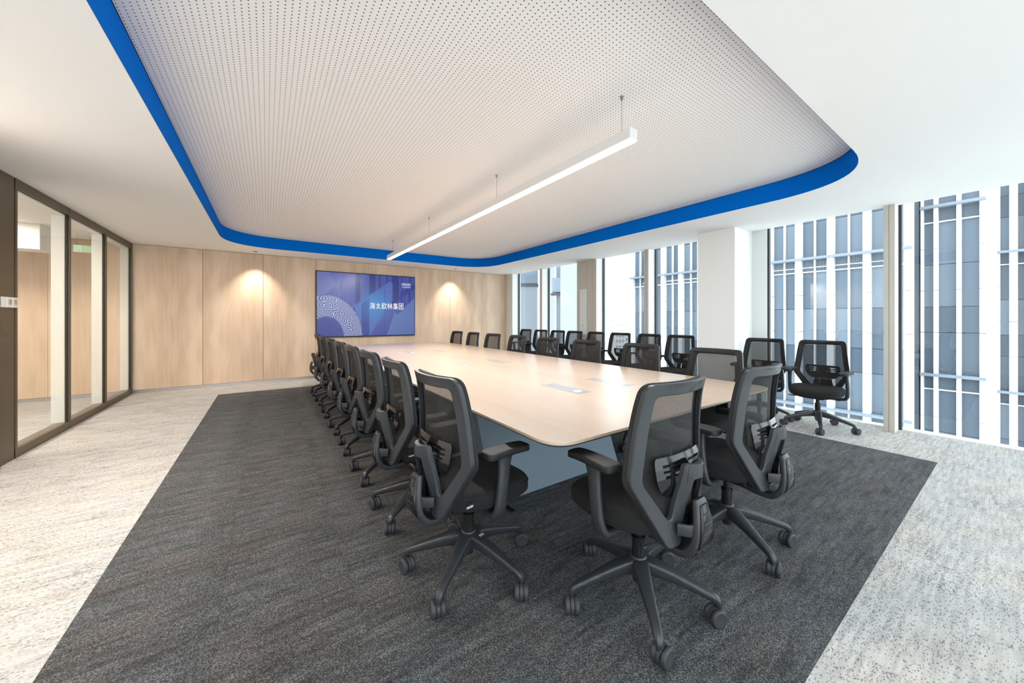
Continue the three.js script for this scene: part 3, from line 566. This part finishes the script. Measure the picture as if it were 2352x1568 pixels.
function rounded2() { // arm pad: soft slab with rounded ends
  const o = rounded([[-0.040, -0.125, 0.028], [0.040, -0.125, 0.028], [0.046, 0.125, 0.030], [-0.046, 0.125, 0.030]], 0.02);
  const g = plate(o, [], 0.016, 0.007, 3); g.rotateX(Math.PI / 2); g.translate(0, 0.008, 0); return g;
}
const chairProto = makeChair();
function chair(x, d, turn, baseTurn, lift, label, group) {
  const c = chairProto.clone(); c.name = numbered('office_chair'); c.position.set(x, 0, -d); c.rotation.y = turn;
  for (const k of c.children) if (k.name === 'base') k.rotation.y = baseTurn; else if (k.name !== 'gas_lift') k.position.y += lift;
  c.userData = { label, category: 'chair', group }; scene.add(c); return c;
}
{
  const ord = ['first', 'second', 'third', 'fourth', 'fifth', 'sixth', 'seventh', 'eighth', 'ninth', 'tenth'], H = Math.PI / 2;
  const R72 = Math.PI * 2 / 5, deg = Math.PI / 180;
  // two at the near end of the table, backs to the camera
  chair(1.39, 1.0, 0.0, 13 * deg, 0.022, 'black mesh office chair at the near table end, closest to the camera', 'chairs at the near table end');
  chair(2.20, 0.985, 0.0, 26 * deg, 0.022, 'black mesh office chair at the near table end, beside the carpet corner', 'chairs at the near table end');
  // long left side, backs to the corridor
  const ld = [1.61, 2.31, 3.035, 3.75, 4.46, 5.26, 6.06, 6.81], lt = [0.08, -0.02, 0.02, -0.02, 0.02, 0.0, 0.02, -0.03];
  ld.forEach((d, i) => chair(0.845 + i * 0.008, d, -H + lt[i], 18 * deg - lt[i] + [0.05, 0, 0.03, -0.03, 0.02, 0, 0.04, 0][i], 0.012, 'black mesh office chair, ' + ord[i] + ' from the camera along the left side of the table', 'chairs along the left side of the table'));
  // long right side, pushed in and facing the camera
  const rd = [1.55, 2.33, 3.12, 3.89, 4.68, 5.46, 6.25, 7.02];
  rd.forEach((d, i) => chair(3.09 + i * 0.021, d, H + [0.02, -0.03, 0.03, 0.0, -0.03, 0.03, -0.02, 0.03][i], [0.3, 0.8, 0.1, 0.5, 0.9, 0.2, 0.6, 0.4][i], 0.006, 'black mesh office chair, ' + ord[i] + ' from the camera behind the right edge of the table', 'chairs along the right side of the table'));
  // row along the windows
  const wd = [1.375, 1.975, 3.135, 3.71, 4.317, 4.924, 5.518, 6.063, 6.667, 7.275];
  wd.forEach((d, i) => chair(5.30, d, H + [0.03, 0.0, 0.02, -0.02, 0.03, -0.03, 0.02, 0.0, 0.03, -0.02][i], 35.5 * deg + [0, 0.05, -0.1, 0.1, 0.02, -0.05, 0.07, 0, 0.04, -0.03][i], 0.012, i === 0 ? 'black mesh office chair by the window with its whole seat and five-star base in view' : 'black mesh office chair, ' + ord[i] + ' from the camera in the row along the windows', 'chairs in the row along the windows'));
}

// ------------------------------------------------------------------ the city outside
{
  const K = 2, Y = (y) => EYE + K * (y - EYE);            // facade was surveyed at half scale from the eye
  const glassTones = [[0.085, 0.120, 0.165], [0.105, 0.145, 0.195], [0.13, 0.172, 0.225], [0.062, 0.092, 0.135], [0.165, 0.21, 0.265]].map(([r, g, b]) => std({ color: lin(r, g, b), roughness: 0.35 }));
  const white = std({ color: lin(0.80, 0.83, 0.85), roughness: 0.6 }), fin = std({ color: lin(0.22, 0.27, 0.33), roughness: 0.5 }), spandrel = std({ color: lin(0.15, 0.19, 0.235), roughness: 0.6 }), core = std({ color: lin(0.05, 0.065, 0.085), roughness: 0.9 }), pale = std({ color: lin(0.33, 0.365, 0.40), roughness: 0.8 });
  const street = structure('ground', 'pale street far below the windows');
  mesh('pavement', box(-160, 260, -14.2, -14, -160, 260), std({ color: lin(0.68, 0.68, 0.67), roughness: 1 }), street);
  // a facade parallel to the window wall: X plane, bay edges in d, ledge levels
  function facade(name, label, X, d0, d1, pil, ledges, depth, flank) {
    const b = thing(name, label, 'building', X, -14, (d0 + d1) / 2);
    const P = (x0, x1, y0, y1, a, c) => box(x0 - X, x1 - X, y0 + 14, y1 + 14, a - (d0 + d1) / 2, c - (d0 + d1) / 2);
    mesh('core', P(X + 0.35, X + depth, -14, 22, d0, d1), core, b);
    if (flank) mesh('flank_wall', P(X - 0.2, X + 8.5, -14, 22, d0 - 0.06, d0 - 0.005), white, b);
    for (const [p, w] of pil) for (let i = 0; i + 1 < ledges.length; i++) for (let h = 0; h < 4; h++) {
      const y0 = ledges[i] + (ledges[i + 1] - ledges[i]) * h / 4, y1 = ledges[i] + (ledges[i + 1] - ledges[i]) * (h + 1) / 4;
      mesh('pilaster', P(X - 0.25, X + 0.35, y0 + 0.012, y1 - 0.012, p - w / 2, p + w / 2), white, b);
    }
    for (let i = 0; i < ledges.length; i++) {
      mesh('ledge', P(X - 0.42, X + 0.1, ledges[i] - 0.09, ledges[i] + 0.05, d0, d1), fin, b);
      mesh('rail', P(X - 0.05, X + 0.1, ledges[i] - 0.80, ledges[i] - 0.74, d0, d1), white, b);
    }
    for (let k = 0; k + 1 < pil.length; k++) {
      const a = Math.min(pil[k][0] + pil[k][1] / 2, pil[k + 1][0] + pil[k + 1][1] / 2), c = Math.max(pil[k][0] - pil[k][1] / 2, pil[k + 1][0] - pil[k + 1][1] / 2);
      const lo = Math.min(a, c), hi = Math.max(a, c), mid = (lo + hi) / 2, split = hi - lo > 0.9;
      for (let i = 0; i + 1 < ledges.length; i++) {
        const top = ledges[i + 1] - 0.77, bot = ledges[i] + 0.05, sp = (hi - lo) / 14;
        const ribs = [P(X + 0.08, X + 0.2, ledges[i + 1] - 0.77, ledges[i + 1], lo, hi)]; for (let r = 0; r < 14; r++) ribs.push(P(X + 0.05, X + 0.09, ledges[i + 1] - 0.72, ledges[i + 1] - 0.1, lo + r * sp + sp * 0.15, lo + r * sp + sp * 0.55));
        mesh('spandrel_panel', merge(ribs), spandrel, b);
        if (split) mesh('window_mullion', P(X - 0.08, X + 0.2, bot, ledges[i + 1], mid - 0.035, mid + 0.035), white, b);
        const rows = [bot, bot + (top - bot) * 0.27, bot + (top - bot) * 0.44, bot + (top - bot) * 0.72, top];
        for (let r = 0; r < 4; r++) for (const [e0, e1] of split ? [[lo, mid - 0.035], [mid + 0.035, hi]] : [[lo, hi]]) {
          const t = rnd();
          mesh('window_pane', P(X + 0.12, X + 0.2, rows[r] + 0.012, rows[r + 1] - 0.012, e0, e1), glassTones[r === 1 ? (t < 0.6 ? 3 : 0) : t < 0.30 ? 1 : t < 0.6 ? 0 : t < 0.85 ? 2 : 4], b);
        }
      }
    }
    return b;
  }
  const pilA = []; for (let k = 0; k < 12; k++) pilA.push([(1.622 + 0.7255 * k) * K, 0.29]);
  const lv = (a) => [a - 2 * 8.49, a - 8.49, a, a + 8.49, a + 2 * 8.49];
  facade('office_tower', 'office tower with white pilasters and blue-grey glass directly across the street', 26, 3.1, 19.3, pilA, lv(Y(3.022)), 12);
  facade('set_back_office_wing', 'set back office wing with wide white corner, seen through the right-hand window', 28, 1.02, 3.06, [[3.0, 0.10], [2.545, 0.15], [1.82, 0.15], [1.105, 0.21]], lv(Y(4.115)), 2.5, 1);
  facade('rear_office_wing', 'further pale office wing at the right picture edge', 37, -0.12, 0.94, [[0.89, 0.1], [0.37, 0.30], [-0.05, 0.1]], lv(Y(4.115) - 1.6), 6);
  // buildings in the gap beyond the far windows
  const slab = (name, label, px, w, t, y0, y1, m, dep = 4) => {
    const u = (px - 1176) / FOCAL, s = Math.sin(YAW), c = Math.cos(YAW), x = t * (s + c * u), d = t * (c - s * u);
    const b = thing(name, label, 'building', x, -14, d, -YAW - Math.atan(u)); mesh('block', rbox(w, y1 + 14, dep, 0.02, 0, (y1 + 14) / 2, -dep / 2), m, b);
    return b;
  };
  const gb = slab('grey_office_block', 'blue-grey office block behind the far left window', 1205, 2.6, 36, -14, 4.9, std({ color: lin(0.22, 0.25, 0.29), roughness: 0.6 }), 6);
  mesh('glass_storey', rbox(2.7, 6, 6, 0.02, 0, 14 + 4.9 + 3, -2.9), glassTones[2], gb); mesh('cornice', rbox(2.8, 0.25, 6, 0.02, 0, 14 + 4.7, -2.85), core, gb);
  slab('white_corner_block', 'white building corner in the second window from the oak wall', 1262, 1.0, 33, -14, 16, pale, 1.5);
  const gs = slab('slim_grey_tower', 'slim grey tower edge beside the wide tan pier', 1283, 0.38, 28, -14, 15, spandrel, 1.2);
  mesh('balcony', rbox(0.7, 1.1, 1, 0.02, -0.15, 17.9, 0.2), fin, gs); mesh('balcony', rbox(0.8, 0.12, 1.2, 0.02, -0.2, 17.2, 0.3), core, gs);
  slab('white_tower', 'broad pale tower seen left of the wide tan pier', 1309, 1.25, 23.5, -14, 14, pale, 1.5);
  const far = [['distant_block', 'distant pale apartment block low on the skyline, leftmost', 1400, 4.2, 150, 8], ['distant_block', 'distant low pale block on the skyline, in the middle', 1424, 5, 170, 0.5], ['distant_block', 'distant low pale block on the skyline beside the glass tower', 1446, 4, 140, 3]];
  for (const [n, l, px, w, t, y1] of far) {
    const b = slab(n, l, px, w, t, -14, y1, white, 8); b.userData.group = 'distant buildings';
    for (let r = 0; r < 6; r++) for (const e of [-0.28, 0, 0.28]) mesh('window', rbox(w * 0.16, 1.0, 0.1, 0.02, w * e, y1 + 14 - 2 - r * 2.6, 0.03, 1), pale, b);
  }
}

renderer.render(scene, camera);
